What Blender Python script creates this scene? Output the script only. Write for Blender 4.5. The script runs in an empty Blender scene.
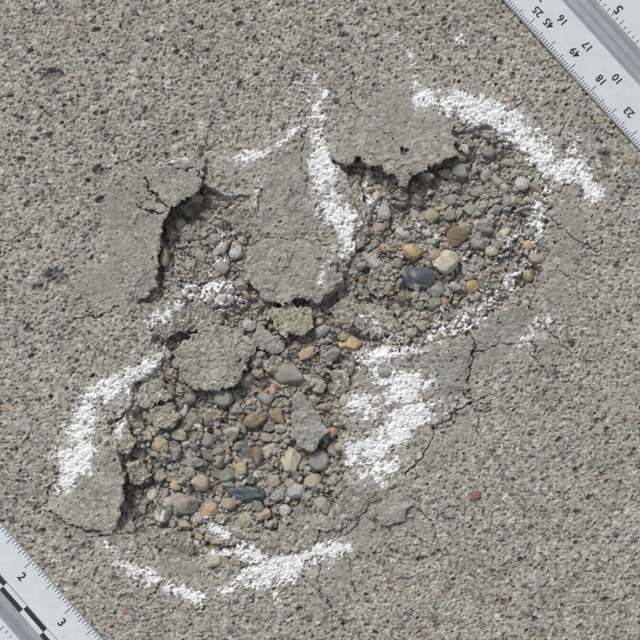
import bpy, math, numpy as np
from mathutils import Matrix
S=0.000416
rng=np.random.default_rng(7)
f32=np.float32
# ------------------------------------------------------------ noise
_ang=rng.uniform(0,2*np.pi,4096).astype(f32)
_gx=np.cos(_ang);_gy=np.sin(_ang)
_r1=rng.random(4096).astype(f32);_r2=rng.random(4096).astype(f32);_r3=rng.random(4096).astype(f32)
def _h(ix,iy,seed):
    h=(ix*np.int32(7919)+iy*np.int32(104729)+np.int32(seed*6151+11)).astype(np.int32)
    h=(h^(h>>np.int32(7)))*np.int32(2654435)
    return (h^(h>>np.int32(13)))&np.int32(4095)
def perlin(x,y,sc,seed):
    x=(x/sc).astype(f32);y=(y/sc).astype(f32)
    fx=np.floor(x);fy=np.floor(y);ix=fx.astype(np.int32);iy=fy.astype(np.int32)
    x=x-fx;y=y-fy
    u=x*x*x*(x*(x*6-15)+10);v=y*y*y*(y*(y*6-15)+10)
    def g(i,j):
        h=_h(ix+np.int32(i),iy+np.int32(j),seed)
        return _gx[h]*(x-i)+_gy[h]*(y-j)
    a=g(0,0);b=g(1,0);c=g(0,1);d=g(1,1)
    a=a+(b-a)*u;c=c+(d-c)*u
    return (a+(c-a)*v)*1.5
def fbm(x,y,sc,octv,seed,gain=0.55):
    r=0;a=1.0
    for k in range(octv):
        r=r+a*perlin(x,y,sc,seed+k*17);sc/=2.03;a*=gain
    return r
def worley(x,y,sc,seed):
    x=(x/sc).astype(f32);y=(y/sc).astype(f32)
    fx=np.floor(x);fy=np.floor(y);ix=fx.astype(np.int32);iy=fy.astype(np.int32)
    x=x-fx;y=y-fy
    F1=np.full(x.shape,9,f32);F2=np.full(x.shape,9,f32);ID=np.zeros(x.shape,np.int32)
    for i in(-1,0,1):
        for j in(-1,0,1):
            h=_h(ix+np.int32(i),iy+np.int32(j),seed)
            d=np.sqrt((i+_r1[h]-x)**2+(j+_r2[h]-y)**2)
            m=d<F1
            F2=np.where(m,F1,np.minimum(F2,d));F1=np.where(m,d,F1);ID=np.where(m,h,ID)
    return F1,F2,ID
def ss(a,b,x):
    t=np.clip((x-a)/(b-a),0,1);return t*t*(3-2*t)
# ------------------------------------------------------------ coarse distance fields
G0=-80.0;GN=401;GS=2.0
gc=G0+GS*np.arange(GN)
GX,GY=np.meshgrid(gc,gc)
def segd(X,Y,a,b,ra=0,rb=0):
    ax,ay=a;bx,by=b;dx=bx-ax;dy=by-ay
    t=np.clip(((X-ax)*dx+(Y-ay)*dy)/(dx*dx+dy*dy+1e-9),0,1)
    return np.hypot(X-ax-t*dx,Y-ay-t*dy)-(ra+(rb-ra)*t)
def polysd(X,Y,P):
    d=np.full(X.shape,1e9);ins=np.zeros(X.shape,bool);n=len(P)
    for i in range(n):
        a=P[i];b=P[(i+1)%n]
        d=np.minimum(d,segd(X,Y,a,b))
        if a[1]!=b[1]:
            c=((a[1]>Y)!=(b[1]>Y))&(X<(b[0]-a[0])*(Y-a[1])/(b[1]-a[1])+a[0]);ins^=c
    return np.where(ins,-d,d)
def strokes(L):
    d=np.full(GX.shape,1e9)
    for pl in L:
        for a,b in zip(pl[:-1],pl[1:]):
            d=np.minimum(d,segd(GX,GY,a[:2],b[:2],a[2],b[2]))
    return d
def samp(F,x,y):
    u=np.clip((x-G0)/GS,0,GN-1.001);v=np.clip((y-G0)/GS,0,GN-1.001)
    i=u.astype(np.int32);j=v.astype(np.int32);u=u-i;v=v-j
    return ((F[j,i]*(1-u)+F[j,i+1]*u)*(1-v)+(F[j+1,i]*(1-u)+F[j+1,i+1]*u)*v).astype(f32)
PIT=[(155,200),(172,186),(195,186),(225,193),(252,196),(253,235),(248,268),(275,300),(318,300),(342,285),(352,255),(360,225),(352,195),(335,158),(342,138),(390,130),(450,133),(478,125),(512,136),(538,163),(551,200),(550,245),(543,288),(530,315),(485,330),(455,345),(418,352),(372,356),(350,395),(343,440),(348,472),(335,508),(300,535),(250,545),(205,562),(155,553),(112,525),(112,490),(118,450),(106,425),(138,390),(162,360),(148,328),(138,290),(142,240)]
Fpit=polysd(GX,GY,PIT)
WH=[[(408,50,2),(417,85,5),(428,103,12),(462,103,11),(495,118,16),(530,140,17),(550,165,16),(575,173,14),(598,196,7)],
 [(560,170,9),(570,150,5),(572,135,2)],[(300,85,2),(318,115,6),(322,160,9),(328,200,16),(345,222,15),(345,250,8)],
 [(225,165,3),(265,150,6),(300,130,5),(320,118,6)],[(325,95,2),(310,75,1)],
 [(218,235,5),(222,262,6),(205,295,13),(235,300,9),(222,320,6)],[(195,290,7),(150,325,6)],
 [(90,395,10),(125,380,13),(160,360,9)],[(84,395,9),(88,425,14),(72,462,19),(68,482,10)],
 [(105,540,5),(118,560,8),(150,578,8),(198,600,6)],[(225,588,8),(275,572,14),(320,553,13),(345,545,6)],[(205,555,6),(240,545,7),(260,560,6)],
 [(355,452,13),(375,452,18),(400,425,15),(428,412,14)],[(360,475,6),(385,480,7)],[(350,400,7),(372,412,12),(405,388,15),(432,382,8)],[(405,462,7),(372,470,9)],
 [(362,362,10),(395,352,11),(430,338,7),(470,318,10),(500,300,7),(430,330,5)],[(375,375,9),(420,385,8)],
 [(512,342,6),(535,335,8),(540,320,5)],[(545,190,7),(540,225,8),(530,260,7),(510,285,4)],[(505,255,5),(515,235,4)],
 [(375,205,7),(368,190,5)],[(180,255,6),(175,262,5)],[(318,280,1),(325,262,2)],[(458,40,3),(464,42,3)],[(275,600,3),(290,612,2)],[(175,310,5),(180,300,6)],[(378,330,6),(365,318,6)],[(190,520,5),(230,535,6)],[(130,395,6),(118,430,4)],[(420,225,2),(470,262,3)],[(255,205,1),(262,180,2)],[(155,165,0),(200,158,1)]]
Fw=strokes(WH)
CR=[[(540,322,.5),(556,338,.4),(572,352,.3),(598,365,.1)],[(545,320,.3),(566,325,.2),(600,318,.0)],[(552,222,.5),(575,238,.5),(596,250,.4),(625,247,.2)],[(556,240,.2),(560,268,.1)],
 [(318,530,.8),(316,548,.7),(321,572,.6),(320,592,.5),(335,612,.4),(352,640,.2)],[(470,322,.6),(474,350,.9),(469,372,.8),(466,396,.4)],[(476,352,.6),(500,345,.4),(530,342,.4),(540,352,.2)],
 [(436,428,.5),(450,418,.6),(468,404,.5),(498,392,.2)],[(405,475,.5),(425,455,.5),(436,428,.4)],
 [(144,177,.7),(152,192,.8),(168,207,.9)],[(165,165,.3),(200,172,.4),(202,190,.5)],[(201,160,.6),(207,140,.5),(212,120,.2)],[(120,305,.4),(96,318,.6),(88,310,.3)],[(135,205,.5),(150,212,.6),(165,212,.5)],
 [(50,510,.6),(68,525,.6),(108,535,.7)],[(370,505,.5),(355,528,.5),(330,545,.3)],[(300,110,.2),(305,140,.4),(300,170,.2)],[(240,560,.4),(255,590,.4),(250,610,.1)],[(60,335,.2),(75,318,.4),(95,316,.5)],
 [(330,545,.4),(350,560,.4),(352,590,.3),(380,610,.1)],[(590,350,.3),(620,385,.2)],[(401,148,2.0),(404,153,2.0)],
 [(555,190,.3),(575,182,.4),(600,205,.2)],[(556,270,.3),(575,280,.3),(580,300,.2)],[(530,352,.4),(548,375,.4),(545,400,.2)],[(466,396,.4),(480,420,.4),(476,445,.2)],[(410,505,.4),(432,520,.4),(440,545,.2)],[(200,600,.3),(205,620,.2)],[(160,580,.3),(150,600,.2)],[(255,175,.3),(262,190,.3),(256,215,.3)],[(100,380,.3),(80,372,.3),(60,380,.1)],[(590,115,.3),(605,135,.4),(620,140,.2)],[(455,140,.3),(475,118,.3),(490,90,.1)],[(345,475,.5),(330,495,.5)],[(355,75,.1),(350,95,.3),(356,108,.3)],[(60,470,.2),(50,490,.4),(44,505,.4)]]
Fc=strokes(CR)
SK=[[(120,210,18),(140,190,16),(180,180,14)],[(75,300,10),(110,280,18),(130,240,18)],[(95,485,22),(85,510,15)],[(265,190,22),(290,170,22),(270,240,14)],[(400,115,30),(375,125,25),(430,135,18)],
 [(570,205,16),(565,250,16),(558,290,12)],[(345,515,10),(380,500,16),(335,575,12)],[(450,370,25),(510,330,22),(545,350,8)],[(430,460,8),(470,420,8)],[(230,320,10),(230,321,10)],[(330,600,10),(331,600,10)],[(190,570,10),(160,562,8)],[(225,170,10),(300,150,15)]]
Fs=strokes(SK)
DIV=[(52,75,14,7,-.1),(99,171,8,5,.3),(57,278,13,10,.3),(38,288,6,5,0),(297,78,6,4,0),(96,30,4,3,0),(606,158,9,5,0.8),(560,440,4,3,0),(240,85,3,5,0),(500,62,4,3,0),(300,610,4,3,0),(420,560,4,3,0),(240,24,4,3,0),(605,600,5,3,0),(22,160,4,5,0),(100,200,5,4,0),(345,35,4,3,0),(50,135,3,4,0),(520,560,4,3,0),(28,330,5,3,0)]
def wrp(x,y):
    return (x+perlin(x,y,22,3)*7+perlin(x,y,7,4)*3.0+perlin(x,y,3,44)*.9, y+perlin(x,y,22,5)*7+perlin(x,y,7,6)*3.0+perlin(x,y,3,45)*.9)
def C(*c): return np.array(c,f32)
PASTE=C(.350,.331,.285);SKIN=C(.290,.282,.240);DARK=C(.07,.063,.055);BEIGE=C(.35,.322,.272)
def mix(a,b,m): return a+(b-a)*m[...,None]
def white(x,y,wx,wy,h,col,skin=0):
    d=samp(Fw,x*.45+wx*.55,y*.45+wy*.55)
    n=fbm(x,y,30,5,91,.74);nf=fbm(x,y,5.5,4,97,.8);hole=fbm(x,y,13,4,197,.75)
    s=np.minimum(-d/8.0,1.0)+n*.85
    w=ss(.0,.62,s+nf*.62-.10)*ss(.85,.35,hole*.85-.1)
    st=ss(-1.4,.9,s)*.45*ss(-.7,.5,nf+hole*.4)
    n2=perlin(x,y,2.2,95)
    h=h*(1-w*.3)+w*(.9+nf*.65+n2*.3+n*.5)
    c=mix(col,C(.56,.545,.51),st)
    c=mix(c,C(.76,.76,.755)*(1+.10*nf+.08*n2)[...,None],w*.97)
    return h,c
def crack(x,y,h,col,dep=4.5):
    xx=x+perlin(x,y,9,61)*3.5+perlin(x,y,3.5,63)*1.3;yy=y+perlin(x,y,9,62)*3.5+perlin(x,y,3.5,64)*1.3
    d=samp(Fc,xx,yy);m=1-ss(-.3,.85,d)
    return h-dep*m,mix(col,DARK,m*.75)
def grains(x,y):
    F,_,I=worley(x+perlin(x,y,4,21)*1.2,y+perlin(x,y,4,22)*1.2,3.9,31)
    r=_r3[I];sz=.25+.38*_r1[(I*7)&4095]
    g=np.clip(1-(F/sz)**2,0,1)
    F2_,_,J=worley(x+perlin(x,y,5,23)*2,y+perlin(x,y,5,24)*2,10.5,33)
    q=_r3[J];s2=.12+.26*_r2[(J*5)&4095]
    g2=np.clip(1-(F2_/s2)**2,0,1)*(q<.6)
    return g,r,g2,q
PALG=np.stack([C(.55,.53,.48),C(.20,.155,.12),C(.12,.118,.115),C(.44,.39,.31),C(.34,.33,.295),C(.24,.215,.18),C(.50,.48,.44),C(.17,.168,.165),C(.33,.25,.18),C(.38,.37,.345)])
def graincol(col,m,r,a):
    k=np.clip((r*10).astype(int),0,9)
    return col+(PALG[k]-col)*(m*a)[...,None]
def pores(x,y,sc,seed,keep,smin,smax):
    xx=x+perlin(x,y,4,seed+7)*1.5;yy=y+perlin(x,y,4,seed+8)*1.5
    F,_,I=worley(xx,yy,sc,seed);s=smin+(smax-smin)*_r1[(I*3)&4095]**2
    return (1-ss(.5,1.15,F/s))*(_r3[I]<keep)
def outer(x,y):
    g,r,g2,q=grains(x,y)
    F3,_,K=worley(x,y,2.1,39);t3=_r3[K];g3=np.clip(1-(F3/.55)**2,0,1)
    b=fbm(x,y,60,3,71);f=fbm(x,y,6,4,73,.75);p=ss(.26,.72,perlin(x,y,3.8,77)+.5*perlin(x,y,11,78));vf=perlin(x,y,1.7,79)
    dens=ss(-.5,.5,perlin(x,y,70,178))
    po1=pores(x,y,8.0,137,.5,.09,.33)*(.6+.4*dens);po2=pores(x,y,24,138,.5,.05,.15)
    d=samp(Fs,x,y)+fbm(x,y,24,4,81,.7)*16;sk=(1-ss(-12,10,d))
    k=1-.62*sk
    h=b*1.2+(f*.62+vf*.3+g*.75+g3*.45-p*1.5-po1*2.1-po2*2.8)*k+g2*.9*k+sk*.9
    c=mix(np.broadcast_to(PASTE,x.shape+(3,)),SKIN,sk)*(1+.12*b+.16*f*k+.10*perlin(x,y,120,82)+.13*vf)[...,None]
    c=graincol(c,g3,(t3*5.1)%1,.42*k)
    c=graincol(c,ss(.02,.35,g),(r*3.7)%1,.66*k)
    c=graincol(c,ss(.03,.25,g2),(q*17.3)%1,.85*(1-.5*sk))
    c=mix(c,DARK*1.6,np.clip(p*.45+po1*.55+po2*.6,0,.8)*k)
    po=pores(x,y,9,37,.32,.05,.17)
    h=h-po*1.5*sk;c=mix(c,DARK*1.4,po*.6*sk)
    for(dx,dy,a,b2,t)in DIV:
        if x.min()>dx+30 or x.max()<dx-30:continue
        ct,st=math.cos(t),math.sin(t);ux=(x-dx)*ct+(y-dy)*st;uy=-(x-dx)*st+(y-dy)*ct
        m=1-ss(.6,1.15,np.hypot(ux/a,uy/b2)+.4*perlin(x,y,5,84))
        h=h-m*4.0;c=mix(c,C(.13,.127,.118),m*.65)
    return h,c
def pitdepth(x,y):
    return 14+9*np.exp(-(((x-240)/110)**2+((y-455)/90)**2))+16*np.exp(-(((x-174)/34)**2+((y-218)/38)**2))+6*np.exp(-(((x-395)/60)**2+((y-172)/32)**2))+6*np.exp(-(((x-135)/25)**2+((y-500)/40)**2))
def pit(x,y):
    F,F2,I=worley(x+perlin(x,y,6,41)*4,y+perlin(x,y,6,42)*4,10,43);r=_r3[I]
    B,B2,Kk=worley(x+perlin(x,y,9,48)*6,y+perlin(x,y,9,49)*6,23,50);rb=_r2[Kk];eb=ss(0,.16,B2-B)
    G,G2,J=worley(x+perlin(x,y,3,46)*1.5,y+perlin(x,y,3,47)*1.5,4.2,45);q=_r3[J]
    g,rr,g2,qq=grains(x,y)
    n=fbm(x,y,34,4,51,.6);f=fbm(x,y,5,4,53,.75)
    lump=np.sqrt(np.clip(F2-F,0,.5)/.5)
    h=-pitdepth(x,y)+n*4.2+lump*(1+4.5*r)+eb*(rb*9-2)+np.clip(1-(G/.55)**2,0,1)*1.4*(q>.3)+f*1.7+g*.5
    z=ss(-.4,.5,perlin(x,y,45,57)+ .5*perlin(x,y,14,58))
    base=mix(np.broadcast_to(C(.335,.298,.248),x.shape+(3,)),C(.318,.303,.266),z)
    c=base*(1+.20*f+.15*n+.2*(r-.5)+.22*(rb-.5))[...,None]
    c=graincol(c,(1-ss(.3,.5,G)),(q*5.3)%1,.6);c=graincol(c,g,(rr*3.7)%1,.4)
    c=mix(c,C(.40,.31,.21),ss(.35,.7,perlin(x,y,26,59))*.35)
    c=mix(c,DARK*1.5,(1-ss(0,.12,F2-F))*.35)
    return h,c
def ground(x,y):
    wx,wy=wrp(x,y)
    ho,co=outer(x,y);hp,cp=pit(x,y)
    sd=samp(Fpit,wx,wy)
    near=0
    for(cx,cy,rr)in((160,240,55),(395,160,60),(112,485,45),(300,295,45),(185,200,35),(520,310,25)):
        near=near+np.exp(-(((x-cx)**2+(y-cy)**2)/rr**2))
    near=np.clip(near,0,1)
    t1=1-ss(-2.0,0,sd);nn=fbm(x,y,16,3,87)*13
    t2=1-ss(-4,0,sd+(11+nn)*(1-near*.95))
    t3=1-ss(-2.5,0,sd+(4+nn*.6)*(1-near))
    h=ho*(1-t1)+t1*((-4.2+.6*ho)*(1-t3)+t3*((-8+.5*(hp+13))*(1-t2)+t2*hp))
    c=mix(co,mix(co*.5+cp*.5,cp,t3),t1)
    rim=ss(-1,14,sd);h=h+(1-rim)*(1-t1)*1.0
    h,c=crack(x,y,h,c,4.5)
    h,c=white(x,y,wx,wy,h,c)
    return h.astype(f32),np.clip(c,.01,.95).astype(f32),sd
# ------------------------------------------------------------ mesh helper
def mk(name,V,F,col=None,smooth=True,mat=None,fine=None):
    me=bpy.data.meshes.new(name);V=np.asarray(V,f32);F=np.asarray(F,np.int32);k=F.shape[1]
    me.vertices.add(len(V));me.vertices.foreach_set("co",V.ravel())
    me.loops.add(F.size);me.loops.foreach_set("vertex_index",F.ravel())
    me.polygons.add(len(F));me.polygons.foreach_set("loop_start",np.arange(0,F.size,k,dtype=np.int32))
    me.update(calc_edges=True)
    me.polygons.foreach_set("use_smooth",np.full(len(F),smooth,bool))
    if col is not None:
        a=me.color_attributes.new("Col",'FLOAT_COLOR','POINT')
        a.data.foreach_set("color",np.concatenate([col,np.ones((len(col),1),f32)],1).astype(f32).ravel())
    if fine is not None:
        a=me.attributes.new("fine",'FLOAT','POINT');a.data.foreach_set("value",fine.astype(f32).ravel())
    o=bpy.data.objects.new(name,me);bpy.context.collection.objects.link(o)
    if mat:me.materials.append(mat)
    return o
def W(x,y,z): return np.stack([(x-320)*S,(320-y)*S,z*S],-1)
# ------------------------------------------------------------ materials
def newmat(n):
    m=bpy.data.materials.new(n);m.use_nodes=True;nt=m.node_tree;b=nt.nodes["Principled BSDF"];return m,nt,b
def attrmat(name,rough,nsc,bstr,bdist,var):
    m,nt,b=newmat(name);N=nt.nodes;L=nt.links
    a=N.new("ShaderNodeAttribute");a.attribute_name="Col"
    tc=N.new("ShaderNodeTexCoord");no=N.new("ShaderNodeTexNoise");no.inputs["Scale"].default_value=nsc;no.inputs["Detail"].default_value=2;no.inputs["Roughness"].default_value=.7
    L.new(tc.outputs["Object"],no.inputs["Vector"])
    mr=N.new("ShaderNodeMapRange");mr.inputs["From Min"].default_value=.25;mr.inputs["From Max"].default_value=.75;mr.inputs["To Min"].default_value=1-var;mr.inputs["To Max"].default_value=1+var
    L.new(no.outputs["Fac"],mr.inputs["Value"])
    vm=N.new("ShaderNodeVectorMath");vm.operation='SCALE';L.new(a.outputs["Color"],vm.inputs[0]);L.new(mr.outputs[0],vm.inputs["Scale"])
    bp=N.new("ShaderNodeBump");bp.inputs["Strength"].default_value=bstr;bp.inputs["Distance"].default_value=bdist
    L.new(no.outputs["Fac"],bp.inputs["Height"]);L.new(bp.outputs[0],b.inputs["Normal"]);L.new(vm.outputs[0],b.inputs["Base Color"])
    b.inputs["Roughness"].default_value=rough;b.inputs["Specular IOR Level"].default_value=.2
    return m,nt,b,vm,no,tc
mst,_,_,_,_,_=attrmat("stone",.85,2200,.55,.0004,.32)
mfl,_,_,_,_,_=attrmat("concrete_skin",.95,1800,.4,.0003,.12)
mgr,nt,b,vm,no,tc=attrmat("weathered_concrete",.95,1800,.4,.0004,.12)
N=nt.nodes;L=nt.links
vo=N.new("ShaderNodeTexVoronoi");vo.inputs["Scale"].default_value=1/(4.5*S);L.new(tc.outputs["Object"],vo.inputs["Vector"])
sx=N.new("ShaderNodeSeparateColor");L.new(vo.outputs["Color"],sx.inputs[0])
cr=N.new("ShaderNodeValToRGB");e=cr.color_ramp.elements;e[0].color=(.15,.14,.12,1);e[1].color=(.43,.41,.37,1);e[1].position=1
for p,c in((.15,(.23,.21,.18,1)),(.4,(.30,.285,.25,1)),(.75,(.34,.325,.285,1))):
    q=e.new(p);q.color=c
L.new(sx.outputs[0],cr.inputs[0])
fa=N.new("ShaderNodeAttribute");fa.attribute_name="fine"
mx=N.new("ShaderNodeMix");mx.data_type='RGBA';L.new(fa.outputs["Fac"],mx.inputs[0]);L.new(cr.outputs[0],mx.inputs[6]);L.new(vm.outputs[0],mx.inputs[7]);L.new(mx.outputs[2],b.inputs["Base Color"])
# ------------------------------------------------------------ ground
R=348.0;st=.625
fine=np.arange(-R,R+.01,st)
out=[];d=st;p=fine[-1]
while p<130000:
    d*=1.35;p+=d;out.append(p)
out=np.array(out)
ax=np.concatenate([-out[::-1],fine,out])+320
X,Y=np.meshgrid(ax,ax)
n=len(ax);no_=len(out)
H=np.zeros(X.shape,f32);Cc=np.zeros(X.shape+(3,),f32)+PASTE*.9
sl=slice(no_,n-no_)
xf=X[sl,sl].astype(f32);yf=Y[sl,sl].astype(f32)
h,c,sdp=ground(xf,yf)
e_=np.maximum(np.abs(xf-320),np.abs(yf-320));fe=1-ss(R-20,R-1,e_)
H[sl,sl]=h*fe;Cc[sl,sl]=c
FE=np.zeros(X.shape,f32);FE[sl,sl]=fe
idx=np.arange(n*n,dtype=np.int32).reshape(n,n)
Fq=np.stack([idx[1:,:-1],idx[1:,1:],idx[:-1,1:],idx[:-1,:-1]],-1).reshape(-1,4)
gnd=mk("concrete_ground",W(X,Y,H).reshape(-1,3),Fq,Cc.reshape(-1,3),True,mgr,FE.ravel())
nf=len(fine)
def hsamp(F,x,y):
    i=min(max(int((x-320+R)/st),0),nf-1);j=min(max(int((y-320+R)/st),0),nf-1);return float(F[j,i])
# ------------------------------------------------------------ flakes
def flake(name,P,z0,gx,gy,th,tint=(1,1,1),seed=1,rough=1.0,jag=1.0):
    P=np.array(P,float);c0=P.mean(0);lo=P.min(0)-10;hi=P.max(0)+10;s=.7
    xs=np.arange(lo[0],hi[0],s);ys=np.arange(lo[1],hi[1],s);x,y=np.meshgrid(xs,ys);x=x.astype(f32);y=y.astype(f32)
    sd=polysd(x,y,[tuple(p)for p in P])
    sd=sd+jag*(perlin(x,y,15,seed*3+200)*3.6+perlin(x,y,6,seed*3+201)*2.6+perlin(x,y,2.6,seed*3+202)*1.1)
    cell=(sd[:-1,:-1]+sd[1:,:-1]+sd[:-1,1:]+sd[1:,1:])/4<0
    gy_,gx_=np.gradient(sd,s);gm=np.hypot(gx_,gy_)+1e-3;near=np.abs(sd)<.9
    mv=np.where(near,-sd/gm,0);mv=np.clip(mv,-.45,.45)
    px=x+mv*gx_/gm;py=y+mv*gy_/gm
    wx,wy=wrp(x,y)
    po=np.maximum(pores(x,y,9,37+seed,.35,.05,.18),pores(x,y,24,137+seed,.4,.05,.12))
    g,r,g2,q=grains(x,y)
    f=fbm(x,y,6,4,73+seed,.7);b=fbm(x,y,38,2,74+seed)
    step=ss(.0,.10,fbm(x,y,30,3,400+seed))   # a skin that has partly delaminated once more
    z=z0+gx*(x-c0[0])+gy*(y-c0[1])+b*2.0+(f*.5+perlin(x,y,2,79)*.2+g*.4)*rough+g2*.4*rough-po*1.9+step*1.1
    z=z-1.4*ss(-3.2,0,sd+perlin(x,y,5,90)*1.5)**2
    col=np.broadcast_to(SKIN*C(*tint),x.shape+(3,))*(1+.16*f+.12*b+.10*perlin(x,y,14,75)+.08*perlin(x,y,2,76)+.06*step)[...,None]
    col=graincol(col,ss(.1,.5,g),(r*3.7)%1,.36*rough);col=graincol(col,ss(.03,.3,g2),(q*17.3)%1,.45)
    col=mix(col,DARK*1.3,po*.6);col=mix(col,BEIGE*1.1,ss(-2.2,0,sd)*.5)
    zz=z
    z,col=crack(x,y,z,col,4.0)
    z,col=white(x,y,wx,wy,z,col)
    z=np.maximum(z,zz-5)
    zb=zz-th*(.85+.3*perlin(x,y,8,88))
    nv=x.size;id=np.arange(nv).reshape(x.shape)
    jx=perlin(x,y,4,301)*1.6;jy=perlin(x,y,4,302)*1.6
    V=np.concatenate([W(px,py,z).reshape(-1,3),W(px+jx,py+jy,zb).reshape(-1,3)])
    cl=np.concatenate([col.reshape(-1,3),(col.reshape(-1,3)*.5+BEIGE*.4)])
    a,b_,c_,d_=id[1:,:-1],id[1:,1:],id[:-1,1:],id[:-1,:-1]
    F_=[np.stack([a[cell],b_[cell],c_[cell],d_[cell]],-1),np.stack([d_[cell],c_[cell],b_[cell],a[cell]],-1)+nv]
    pc=np.pad(cell,1)
    for nb,(u,v)in((pc[2:,1:-1],(a,b_)),(pc[1:-1,2:],(b_,c_)),(pc[:-2,1:-1],(c_,d_)),(pc[1:-1,:-2],(d_,a))):
        m=cell&~nb;F_.append(np.stack([v[m],u[m],u[m]+nv,v[m]+nv],-1))
    F_=np.concatenate(F_);us=np.unique(F_);mp=np.zeros(2*nv,int);mp[us]=np.arange(len(us))
    return mk(name,V[us],mp[F_],cl[us],False,mfl)
FL=[("A",[(146,178),(165,165),(200,148),(205,165),(201,192),(185,198),(170,207),(163,225),(160,250),(157,285),(140,300),(128,316),(98,318),(86,300),(105,270),(120,245),(130,215),(150,205)],3.0,.09,.0,5,(1,1,1)),
("B",[(326,148),(340,128),(352,105),(385,85),(430,105),(458,140),(455,155),(440,163),(428,170),(415,175),(403,188),(396,178),(380,168),(360,160),(345,165),(332,160)],4.2,.0,.12,5,(1.02,1.02,1.02)),
("C1",[(254,202),(256,178),(285,166),(307,176),(312,200),(318,230),(326,238),(300,240),(275,240),(260,236),(256,222)],2.5,-.06,.0,6,(.97,.97,.98)),
("C2",[(262,244),(272,236),(288,241),(318,238),(336,262),(343,283),(330,292),(318,302),(300,297),(285,304),(268,303),(253,290),(243,268),(250,250)],7.5,-.02,.02,6,(1.04,1.03,1.02)),
("D",[(176,352),(190,335),(215,322),(240,328),(258,345),(248,362),(240,385),(215,391),(190,388),(178,372)],3.0,.01,.01,8,(1.07,1.04,1.02)),
("E",[(268,310),(290,305),(310,308),(314,325),(305,338),(288,336),(272,328)],2.5,0,0,8,(1.28,1.19,1.09)),
("F",[(250,334),(262,328),(282,340),(284,350),(268,353),(254,346)],1,0,0,7,(1,1.02,1.04)),
("G",[(292,402),(300,392),(312,404),(328,430),(312,452),(300,448),(290,432)],3.0,0,0,7,(.97,1,1.03)),
("H1",[(474,340),(478,320),(500,307),(526,303),(536,322),(532,350),(505,358),(482,368),(476,360)],2.4,-.05,-.10,5,(.97,.98,.99)),
("H2",[(419,352),(440,343),(470,345),(471,365),(465,393),(452,400),(435,388),(422,370)],2.4,-.05,-.09,5,(.97,.98,.99)),
("I",[(318,532),(335,505),(352,480),(378,472),(394,484),(386,495),(365,508),(345,524),(328,534)],3.8,-.06,-.06,6,(.97,.96,.96)),
("I2",[(368,507),(398,491),(409,503),(404,520),(384,525),(370,517)],3.2,.0,.0,4,(.99,1,1)),
("J",[(76,455),(100,445),(118,450),(126,475),(124,500),(113,535),(95,533),(60,524),(44,508),(52,490),(72,478)],3.0,.09,.0,6,(1.06,1.05,1.04)),
("K",[(110,427),(125,417),(134,435),(131,455),(118,452)],1.5,0,0,7,(1.1,1.05,1)),
("L",[(262,540),(300,528),(322,518),(332,538),(300,549),(270,554)],1.5,0,.03,6,(1.02,.99,.96)),
("M",[(152,314),(172,300),(192,310),(187,328),(166,340),(154,330)],1.6,0,0,8,(.97,.95,.92)),
("N",[(150,535),(175,528),(195,545),(188,560),(165,560)],.6,0,0,7,(1.05,1,.95)),
("O",[(222,208),(240,203),(254,214),(255,232),(238,235),(226,224)],-3,0,0,6,(.90,.87,.85)),
("P",[(345,188),(357,182),(372,215),(366,240),(352,252),(350,222)],-2,-.08,0,7,(1.1,1.06,1.02)),
("Q",[(372,262),(392,268),(397,290),(378,300),(368,284)],-5,0,0,7,(1.03,.99,.94)),
("R",[(150,408),(166,402),(180,414),(172,430),(154,428)],-4,0,0,9,(1.15,1.09,1.0)),
("T",[(178,308),(200,300),(222,318),(205,334),(185,328)],-1.5,0,0,8,(1.0,.98,.95)),
("U",[(140,388),(160,380),(170,398),(150,408),(138,402)],-2,.05,.05,8,(1.1,1.06,1.02)),
("V",[(205,523),(240,528),(258,538),(230,547),(204,540)],-2,0,.05,7,(1.1,1.06,1)),
("Wd",[(330,305),(352,296),(362,312),(350,330),(334,325)],-3,0,0,8,(1.05,1.01,.96)),
("Xd",[(352,300),(395,312),(402,330),(372,338),(352,325)],-4,0,0,7,(1.08,1.03,.97)),
("Yd",[(330,372),(348,366),(352,388),(338,396)],-3,0,0,7,(1.08,1.03,.97)),
("Zd",[(128,462),(142,458),(150,476),(138,490),(128,482)],-5,0,0,7,(1.05,1.02,.97)),
("Za",[(505,290),(530,285),(535,302),(512,306)],-3,0,0,6,(1.08,1.03,.97)),
("Zb",[(188,262),(204,258),(212,276),(196,284),(186,275)],-9,0,0,7,(1.05,1.01,.96)),
("Zc",[(208,360),(214,352),(222,362),(216,372)],-9,0,0,7,(1.05,1.01,.96)),
("Ze",[(262,360),(276,354),(284,364),(272,372),(262,370)],-4,0,0,8,(1.1,1.04,.97)),
("Zf",[(400,318),(418,312),(428,324),(412,334)],-5,0,0,7,(1.1,1.04,.97))]
for k,(nm,P,z0,gx,gy,th,tint) in enumerate(FL):
    small=k>=13
    flake("concrete_flake",P,z0,gx,gy,th,tint,seed=k+1,rough=2.2 if small else(1.7 if nm in"DE" else 1.1),jag=1.0)
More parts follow.
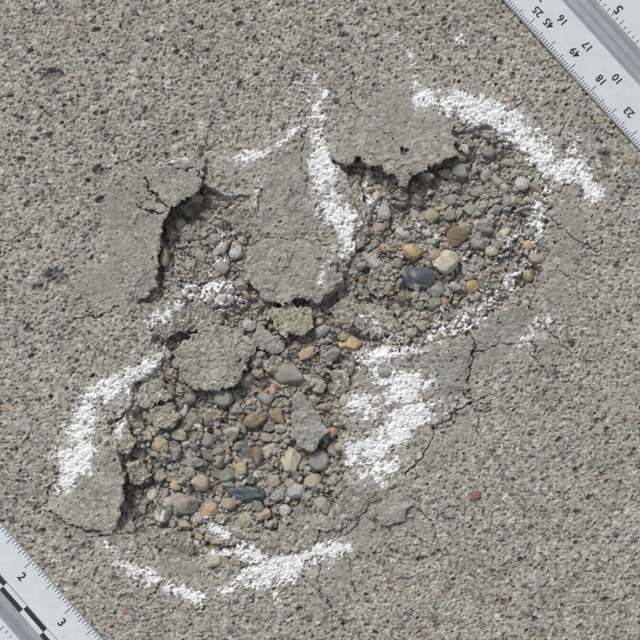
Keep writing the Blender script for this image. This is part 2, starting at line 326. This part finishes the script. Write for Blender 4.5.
# ------------------------------------------------------------ stones
import bmesh
def ico(k):
    bm=bmesh.new();bmesh.ops.create_icosphere(bm,subdivisions=k,radius=1)
    V=np.array([v.co[:]for v in bm.verts]);F=np.array([[v.index for v in f.verts]for f in bm.faces]);bm.free();return V,F
ICO={k:ico(k)for k in(2,3,4)}
def stone(k,x,y,z,rx,ry,rz,ang,ang_=.5,rs=None,color=None):
    V,F=ICO[k];v=V.copy()
    for i in range(int(6+10*ang_)):
        nrm=rs.normal(size=3);nrm/=np.linalg.norm(nrm);d=rs.uniform(.85-.5*min(ang_,1),.92)
        e=np.clip(v@nrm-d,0,None);v=v-e[:,None]*nrm*.97
    for i in range(3):
        kx=rs.normal(size=3)*1.9;v=v*(1+.05*np.sin(V@kx+rs.uniform(0,6)))[:,None]
    if k>=3:
        for i in range(10):
            kx=rs.normal(size=3)*10;v=v*(1+.014*np.sin(V@kx+rs.uniform(0,6)))[:,None]
    t=rs.uniform(-.45,.45)
    v=v/np.abs(v).max(0)*np.array([rx,ry,rz])
    ct,s_=math.cos(t),math.sin(t);v=np.stack([v[:,0],v[:,1]*ct-v[:,2]*s_,v[:,1]*s_+v[:,2]*ct],1)
    ca,sa=math.cos(ang),math.sin(ang)
    px=x+v[:,0]*ca-v[:,1]*sa;py=y+v[:,0]*sa+v[:,1]*ca
    m=.5+.5*np.sin(V@(rs.normal(size=3)*3.5)+1);m2=.5+.5*np.sin(V@(rs.normal(size=3)*8))
    col=np.array(color)[None]*(.86+.16*m+.12*m2)[:,None]
    # cement paste still clinging to the stone
    pa=np.clip(np.sin(V@(rs.normal(size=3)*3)+rs.uniform(0,6))*np.sin(V@(rs.normal(size=3)*5)+rs.uniform(0,6))*2-.3,0,1)*rs.uniform(.2,.9)
    col=col*(1-pa[:,None])+np.array([.335,.315,.275])[None]*pa[:,None]
    return W(px,py,z+v[:,2]),F[:,::-1],col
TAN=(.42,.335,.225);CRM=(.55,.49,.37);ORG=(.45,.29,.15);BRN=(.20,.145,.10);GRY=(.30,.29,.27);DGR=(.12,.125,.128);SLT=(.075,.092,.108);PNK=(.36,.295,.24);GRN=(.25,.255,.22);WHT=(.70,.68,.63);LGY=(.46,.45,.42);LTN=(.46,.405,.31);RED=(.22,.13,.105)
BIG=[(412,252,10,9,0,(.46,.33,.17)),(447,261,14,13,0,CRM),(419,278,18,13,.2,SLT),(405,297,8,7,0,BRN),(421,306,6,5,0,GRN),(457,234,14,11,-.6,BRN),(483,224,8,7,0,GRY),(462,170,9,8,0,GRN),(487,150,8,6,0,GRY),(486,172,7,9,0,LGY),(528,246,7,6,0,TAN),(529,275,7,6,0,TAN),(474,286,10,7,0,ORG),
(523,183,8,7,0,LGY),(446,172,8,6,0,PNK),(432,216,8,8,0,TAN),(480,190,9,6,0,GRY),(500,182,7,6,0,GRY),(481,241,10,8,0,GRY),(385,248,7,5,.4,ORG),(380,228,7,6,0,PNK),(403,233,8,6,0,LGY),(398,262,7,6,0,GRN),(432,240,6,5,0,CRM),(436,290,10,8,0,GRY),(455,287,8,6,0,LGY),(493,250,7,6,0,LTN),(505,232,6,6,0,CRM),(512,200,7,6,0,LTN),(470,210,8,7,0,GRN),(452,200,7,6,0,GRY),(418,200,8,7,.5,DGR),
(350,343,12,10,.3,(.47,.35,.20)),(288,459,13,17,0,LTN),(256,457,8,12,.2,BRN),(255,421,14,9,-.3,(.26,.19,.12)),(278,418,9,11,0,(.30,.23,.15)),(267,437,8,7,0,TAN),(249,495,23,10,.15,SLT),(184,506,15,14,0,PNK),(207,511,11,9,-.4,TAN),(161,517,9,8,0,WHT),(168,504,7,6,0,LTN),
(290,376,16,12,0,(.34,.31,.26)),(320,386,9,8,0,PNK),(246,381,9,11,0,PNK),(236,410,9,8,0,GRY),(222,397,11,10,0,GRN),(205,441,9,8,0,GRY),(218,462,9,8,0,PNK),(198,484,10,9,0,LTN),(174,455,8,7,0,GRY),(158,478,8,7,0,PNK),(158,445,9,8,0,TAN),(240,447,8,7,0,DGR),(226,478,10,8,0,GRN),(240,470,7,7,0,TAN),(272,482,9,8,0,PNK),(296,492,10,8,0,LGY),(262,517,9,7,0,TAN),(284,513,7,7,0,LGY),(302,512,9,8,0,GRN),(320,462,12,11,0,GRY),(333,432,6,5,0,ORG),(341,420,5,6,0,TAN),(340,447,6,5,0,LTN),(312,482,10,8,0,PNK),(264,400,9,7,0,GRY),(247,327,9,8,0,LGY),(190,233,8,7,0,GRN),(206,215,8,6,0,PNK),(300,401,9,11,0,LGY),(213,560,9,7,0,LTN),(192,420,10,9,0,PNK),(208,418,8,7,0,GRN),(178,436,9,7,0,LTN),(192,462,8,7,0,GRY),(330,470,7,7,0,CRM),(302,466,7,8,0,GRY),(317,437,5,6,0,PNK),(150,497,7,6,0,LGY),(175,487,7,6,0,TAN),(145,470,7,6,0,GRY),(228,505,9,8,0,PNK),(243,520,8,7,0,CRM),(278,497,8,6,0,GRY),(232,433,8,8,0,LTN),(308,430,4,4,0,TAN),(326,408,8,7,0,GRY),(258,372,9,8,0,PNK),(332,355,10,9,0,GRY),(306,352,9,8,0,TAN),(322,330,9,7,0,GRY),(340,310,8,7,0,PNK),(322,505,9,8,0,GRY),(345,400,7,7,0,LTN),(272,350,7,6,0,TAN),(215,240,8,7,0,GRY),(200,256,7,6,0,PNK),(236,252,8,7,0,LGY),(220,280,7,6,0,GRY),(242,285,8,8,0,GRN),(178,222,6,6,0,TAN),(168,392,8,7,0,PNK),(188,398,8,7,0,GRN),(385,372,7,5,0,GRY),
(384,212,7,8,0,LGY),(376,196,6,7,0,CRM)]
SURF=[(419,97,8,8,(.22,.21,.19)),(475,496,7,7,RED),(447,583,5,9,RED),(456,440,4,4,BRN),(523,500,5,6,GRY),(560,588,5,4,BRN),(600,447,4,4,TAN),(618,530,4,5,GRN),(30,200,4,4,BRN),(70,140,4,3,TAN),(150,90,4,4,GRY),(410,18,5,4,TAN),(190,40,4,3,BRN),(545,395,4,4,PNK),(500,470,4,3,LTN),(585,290,4,3,TAN),(620,340,4,4,GRY),(30,410,5,4,PNK),(40,355,4,4,LTN),(420,600,4,4,PNK),(380,560,4,4,DGR),(270,45,4,3,PNK),(350,60,4,4,LTN),(120,110,3,3,LTN),(520,450,3,4,DGR),(600,560,4,4,RED),(490,600,4,3,LTN),(130,620,5,4,GRY),(180,625,4,4,TAN),(455,25,4,3,GRY),(620,460,5,4,RED),(500,540,4,5,DGR),(570,520,4,4,LGY),(460,620,4,4,BRN),(590,480,4,3,DGR)]
rs=np.random.default_rng(21)
VV=[];FF=[];CL=[];nvv=0
def add(r):
    global nvv
    VV.append(r[0]);FF.append(r[1]+nvv);CL.append(r[2]);nvv+=len(r[0])
for(x,y,rx,ry,a,c)in BIG:
    off=[hsamp(h,x+dx*rx*.6,y+dy*ry*.6)for dx,dy in((1,0),(-1,0),(0,1),(0,-1))];z=max(np.mean(off),-20)
    rz=min(rx,ry)*rs.uniform(.65,.85);c=np.array(c)*rs.uniform(.9,1.1)*.92+np.array(BEIGE)*.08
    add(stone(4 if rx>7 else 3,x,y,z+rz*.35,rx,ry,rz,a if a else rs.uniform(-.5,.5),rs.uniform(.3,.95),rs,c))
for(x,y,rx,ry,c)in SURF:
    z=hsamp(h,x,y);add(stone(3,x,y,min(z,1.5)-1.4,rx*.9,ry*.9,2.6,rs.uniform(-.5,.5),.6,rs,c))
PAL=[TAN,CRM,GRY,GRY,GRN,PNK,LGY,LGY,LTN,GRY,BRN,DGR,ORG,WHT,PNK,GRY,LGY,GRN,DGR,TAN]
cnt=0;tries=0
while cnt<1500 and tries<40000:
    tries+=1
    x=rs.uniform(110,555);y=rs.uniform(130,565)
    sdv=hsamp(sdp,x,y)
    if sdv>-5:continue
    dens=.22+.75*math.exp(-(((x-245)/95)**2+((y-460)/65)**2))+.5*math.exp(-(((x-490)/45)**2+((y-220)/65)**2))
    if rs.random()>dens:continue
    r=min(8.0,1.1+rs.exponential(1.6))
    if any((x-b_[0])**2+(y-b_[1])**2<(min(b_[2],b_[3])*.8)**2 for b_ in BIG):continue
    z=hsamp(h,x,y);a=PAL[rs.integers(len(PAL))];c=np.array(a)*rs.uniform(.75,1.15)*.72+np.array(BEIGE)*.26
    rz=r*rs.uniform(.6,.9)
    add(stone(2 if r<3.0 else 3,x,y,z+rz*rs.uniform(-.1,.35),r*rs.uniform(.8,1.4),r*rs.uniform(.65,1.05),rz,rs.uniform(0,3.1),rs.uniform(.5,1.3),rs,c));cnt+=1
# angular cement crumbs and grit in the hollow and around its rim
cnt=0
while cnt<2600:
    x=rs.uniform(60,600);y=rs.uniform(90,610);sdv=hsamp(sdp,x,y)
    if sdv>14 or(sdv>-3 and rs.random()<.75):continue
    r=min(7.5,.7+rs.exponential(1.1))*(1 if sdv<-3 else .6)
    z=hsamp(h,x,y);c=np.array(rs.choice([.31,.35,.39,.28])*np.array([1,.945,.84]))*rs.uniform(.85,1.15)
    add(stone(2 if r<3.5 else 3,x,y,z+r*.2,r*rs.uniform(.8,1.5),r*rs.uniform(.6,1),r*rs.uniform(.5,.9),rs.uniform(0,3.1),1.3,rs,c));cnt+=1
mk("gravel",np.concatenate(VV),np.concatenate(FF),np.concatenate(CL).astype(f32),True,mst)
# ------------------------------------------------------------ rulers
def solid(name,col,rough,metal=0,noise=.05):
    m,nt,b=newmat(name);N=nt.nodes;L=nt.links
    tc=N.new("ShaderNodeTexCoord");no=N.new("ShaderNodeTexNoise");no.inputs["Scale"].default_value=260;no.inputs["Detail"].default_value=5
    L.new(tc.outputs["Object"],no.inputs["Vector"])
    cr=N.new("ShaderNodeValToRGB");cr.color_ramp.elements[0].color=tuple(v*(1-noise)for v in col)+(1,);cr.color_ramp.elements[1].color=tuple(min(1,v*(1+noise))for v in col)+(1,);cr.color_ramp.elements[0].position=.3;cr.color_ramp.elements[1].position=.7
    L.new(no.outputs["Fac"],cr.inputs[0]);L.new(cr.outputs[0],b.inputs["Base Color"])
    b.inputs["Roughness"].default_value=rough;b.inputs["Metallic"].default_value=metal;return m
mw=solid("white_enamel",(.60,.615,.625),.4);ma=solid("brushed_aluminium",(.60,.61,.62),.36,.85,.06);mk_=solid("black_ink",(.02,.02,.022),.5)
def textverts(s,size):
    c=bpy.data.curves.new("t",'FONT');c.body=s;c.size=size;c.align_x='CENTER';c.align_y='CENTER';c.offset=size*.016
    o=bpy.data.objects.new("t",c);bpy.context.collection.objects.link(o);bpy.context.view_layer.update()
    me=bpy.data.meshes.new_from_object(o.evaluated_get(bpy.context.evaluated_depsgraph_get()))
    me.calc_loop_triangles()
    V=np.array([v.co[:]for v in me.vertices]);F=np.array([t.vertices[:]for t in me.loop_triangles])
    bpy.data.objects.remove(o);bpy.data.meshes.remove(me);return V,F
def ruler(origin,dirv,inn,prof,matidx,ticks,texts,bars,l0,l1,z0=1.0):
    par=bpy.data.objects.new("scale_ruler",None);bpy.context.collection.objects.link(par)
    o=np.array(origin,float);d=np.array(dirv,float);d/=np.linalg.norm(d);nn=np.array(inn,float);nn/=np.linalg.norm(nn)
    pu=[p[0]for p in prof];pz=[p[1]for p in prof]
    def P(t,u,z):
        t=np.asarray(t,float);u=np.asarray(u,float);z=np.asarray(z,float)
        return W(o[0]+d[0]*t+nn[0]*u,o[1]+d[1]*t+nn[1]*u,z+z0)
    zf=lambda u:np.interp(u,pu[1:-1],pz[1:-1])
    m=len(prof);V=[];
    for t in(l0,l0+1.5,l1-1.5,l1):
        e=1.2 if t in(l0,l1)else 0
        for(u,z)in prof: V.append(P(t,u,max(z-e,0)))
    F=[];mi=[]
    for s_ in range(3):
        for i in range(m):
            j=(i+1)%m;F.append((s_*m+i,s_*m+j,(s_+1)*m+j,(s_+1)*m+i));mi.append(matidx[i])
    me=bpy.data.meshes.new("body");me.from_pydata([tuple(v)for v in V],[],F+[tuple(range(m)),tuple(range(3*m,4*m))])
    for mm in(mw,ma):me.materials.append(mm)
    for k,i in enumerate(mi):me.polygons[k].material_index=i
    bm=bmesh.new();bm.from_mesh(me);bmesh.ops.recalc_face_normals(bm,faces=bm.faces);bm.to_mesh(me);bm.free()
    b=bpy.data.objects.new("body",me);bpy.context.collection.objects.link(b);b.parent=par
    V=[];F=[];n0=0
    def quad(t0,t1,u0,u1):
        nonlocal n0
        us=sorted(set([u0,u1]+[q for q in pu if u0<q<u1]))
        for a,b_ in zip(us[:-1],us[1:]):
            V.extend([P(t0,a,zf(a)+.25),P(t1,a,zf(a)+.25),P(t1,b_,zf(b_)+.25),P(t0,b_,zf(b_)+.25)]);F.append((n0,n0+1,n0+2,n0+3));n0+=4
    for(t,u0,u1,w)in ticks:quad(t-w/2,t+w/2,u0,u1)
    for(t0,t1,u0,u1)in bars:quad(t0,t1,u0,u1)
    cache={}
    for(s_,t,u,size,flip)in texts:
        if(s_,size)not in cache:cache[(s_,size)]=textverts(s_,size)
        tv,tf=cache[(s_,size)]
        if len(tv)==0:continue
        tt=t+tv[:,0]*(flip[0]);uu=u+tv[:,1]*flip[1]
        for a,b_ in zip(tt,uu):V.append(P(a,b_,zf(b_)+.28))
        for f in tf:F.append(tuple(int(i)+n0 for i in f))
        n0+=len(tv)
    me=bpy.data.meshes.new("markings");me.from_pydata([tuple(v)for v in V],[],F);me.materials.append(mk_)
    bm=bmesh.new();bm.from_mesh(me)
    for f in bm.faces:
        if f.normal.z<0:f.normal_flip()
    bm.to_mesh(me);bm.free()
    k=bpy.data.objects.new("markings",me);bpy.context.collection.objects.link(k);k.parent=par
prof=[(0,0),(0,2.2),(1.2,3.6),(41,9.5),(42,11.5),(44,13.2),(47,13.6),(50,12.8),(52,10),(54,7.5),(60,7),(63,9.5),(66,10.3),(106,16),(110,16),(112,13),(112,0)]
mi=[1,1,0,1,1,1,1,1,1,1,1,1,0,1,1,1,1]
inch=60.5
tk=[];tx=[];l0=-300;l1=460
for i in range(int((l1-l0-8)/3.02)):
    t=l0+4+i*3.02;tk.append((t,1.0,10 if i%10==0 else(7.5 if i%5==0 else 5),.6))
for i in range(int((l1-l0-8)/6.05)):
    t=l0+4+i*6.05;tk.append((t,98 if i%5 else 94,103.5,.7))
    tk.append((t,66.8,70.5 if i%5 else 73,.6))
seq=[("30",-118,29),("27",-112,17),("36",-60,29),("30",-54,17),("36",24,29),("25",33,17),("16",56,29),("45",49,17),("17",92,30),("49",88,17),("10",136,30),("18",126,18),("12",178,30),("23",168,17),("6",222,30),("14",215,17),("3",262,30),("15",258,17)]
for s_,t,u in seq:tx.append((s_,t,u,10.5,(-1,-1)))
for i in range(9):
    tx.append((str(8-i if 8-i>0 else 1),-96+i*inch,76,13,(-1,-1)))
ruler((502,0),(138,152),(152,-138),prof,mi,tk,tx,[],l0,l1)
prof2=[(0,0),(0,2.4),(1.2,3.8),(44,10),(45.5,12),(48,13.2),(52,13),(54,10.5),(58,10.3),(60,12),(98,17),(102,17),(104,14),(104,0)]
mi2=[1,1,0,1,1,1,1,1,1,0,1,1,1,1]
tk=[];tx=[];bars=[];l0=-460;l1=300
for i in range(-130,100):
    t=52+i*inch/16
    if l0+4<t<l1-4:tk.append((t,1.0,11 if i%16==0 else(8.5 if i%8==0 else(6.5 if i%4==0 else 4.5)),.6))
for i in range(-110,80):
    t=52+i*inch/10
    if l0+4<t<l1-4:tk.append((t,62.5,66+(3 if i%5==0 else 0),.6))
for k in range(-8,5):
    t=52+k*inch
    if l0+10<t<l1-10:
        if 2+k>0:tx.append((str(2+k),t+5,19,12,(1,-1)))
        bars.append((t-inch*.5,t-.3,33.5,38));bars.append((t,t+inch*.5-.3,38.2,42.8))
        tx.append((str(42-9*k if 42-9*k>0 else 4),t+26,72,10,(-1,1)));tx.append((str(15+3*k if 15+3*k>0 else 3),t+6,72,10,(-1,1)))
bars+= [(l0+8,l1-8,32.8,33.3),(l0+8,l1-8,43.0,43.5)]
ruler((0,520),(105,120),(-120,105),prof2,mi2,tk,tx,bars,l0,l1)
# ------------------------------------------------------------ camera, light
cam=bpy.data.cameras.new("camera");co=bpy.data.objects.new("camera",cam);bpy.context.collection.objects.link(co)
co.location=(0,0,.56);cam.sensor_width=36;cam.lens=36*.56/(640*S);cam.clip_start=.01;cam.clip_end=500
bpy.context.scene.camera=co
el=math.radians(46);az=math.radians(118)
sun=bpy.data.lights.new("sun",'SUN');so=bpy.data.objects.new("sun",sun);bpy.context.collection.objects.link(so)
sun.energy=2.55;sun.angle=math.radians(18);sun.color=(1,.972,.93)
from mathutils import Vector
dv=Vector((math.cos(el)*math.cos(az),math.cos(el)*math.sin(az),math.sin(el)))
so.rotation_euler=dv.to_track_quat('Z','Y').to_euler()
w=bpy.data.worlds.new("World");bpy.context.scene.world=w;w.use_nodes=True;nt=w.node_tree
sk=nt.nodes.new("ShaderNodeTexSky");sk.sky_type='NISHITA';sk.sun_disc=False;sk.sun_elevation=el;sk.sun_rotation=math.pi/2-az
hs=nt.nodes.new("ShaderNodeHueSaturation");hs.inputs["Saturation"].default_value=.35
nt.links.new(sk.outputs[0],hs.inputs["Color"]);nt.links.new(hs.outputs[0],nt.nodes["Background"].inputs[0]);nt.nodes["Background"].inputs[1].default_value=.13
sc=bpy.context.scene;sc.view_settings.view_transform='Standard';sc.view_settings.look='None';sc.view_settings.exposure=0
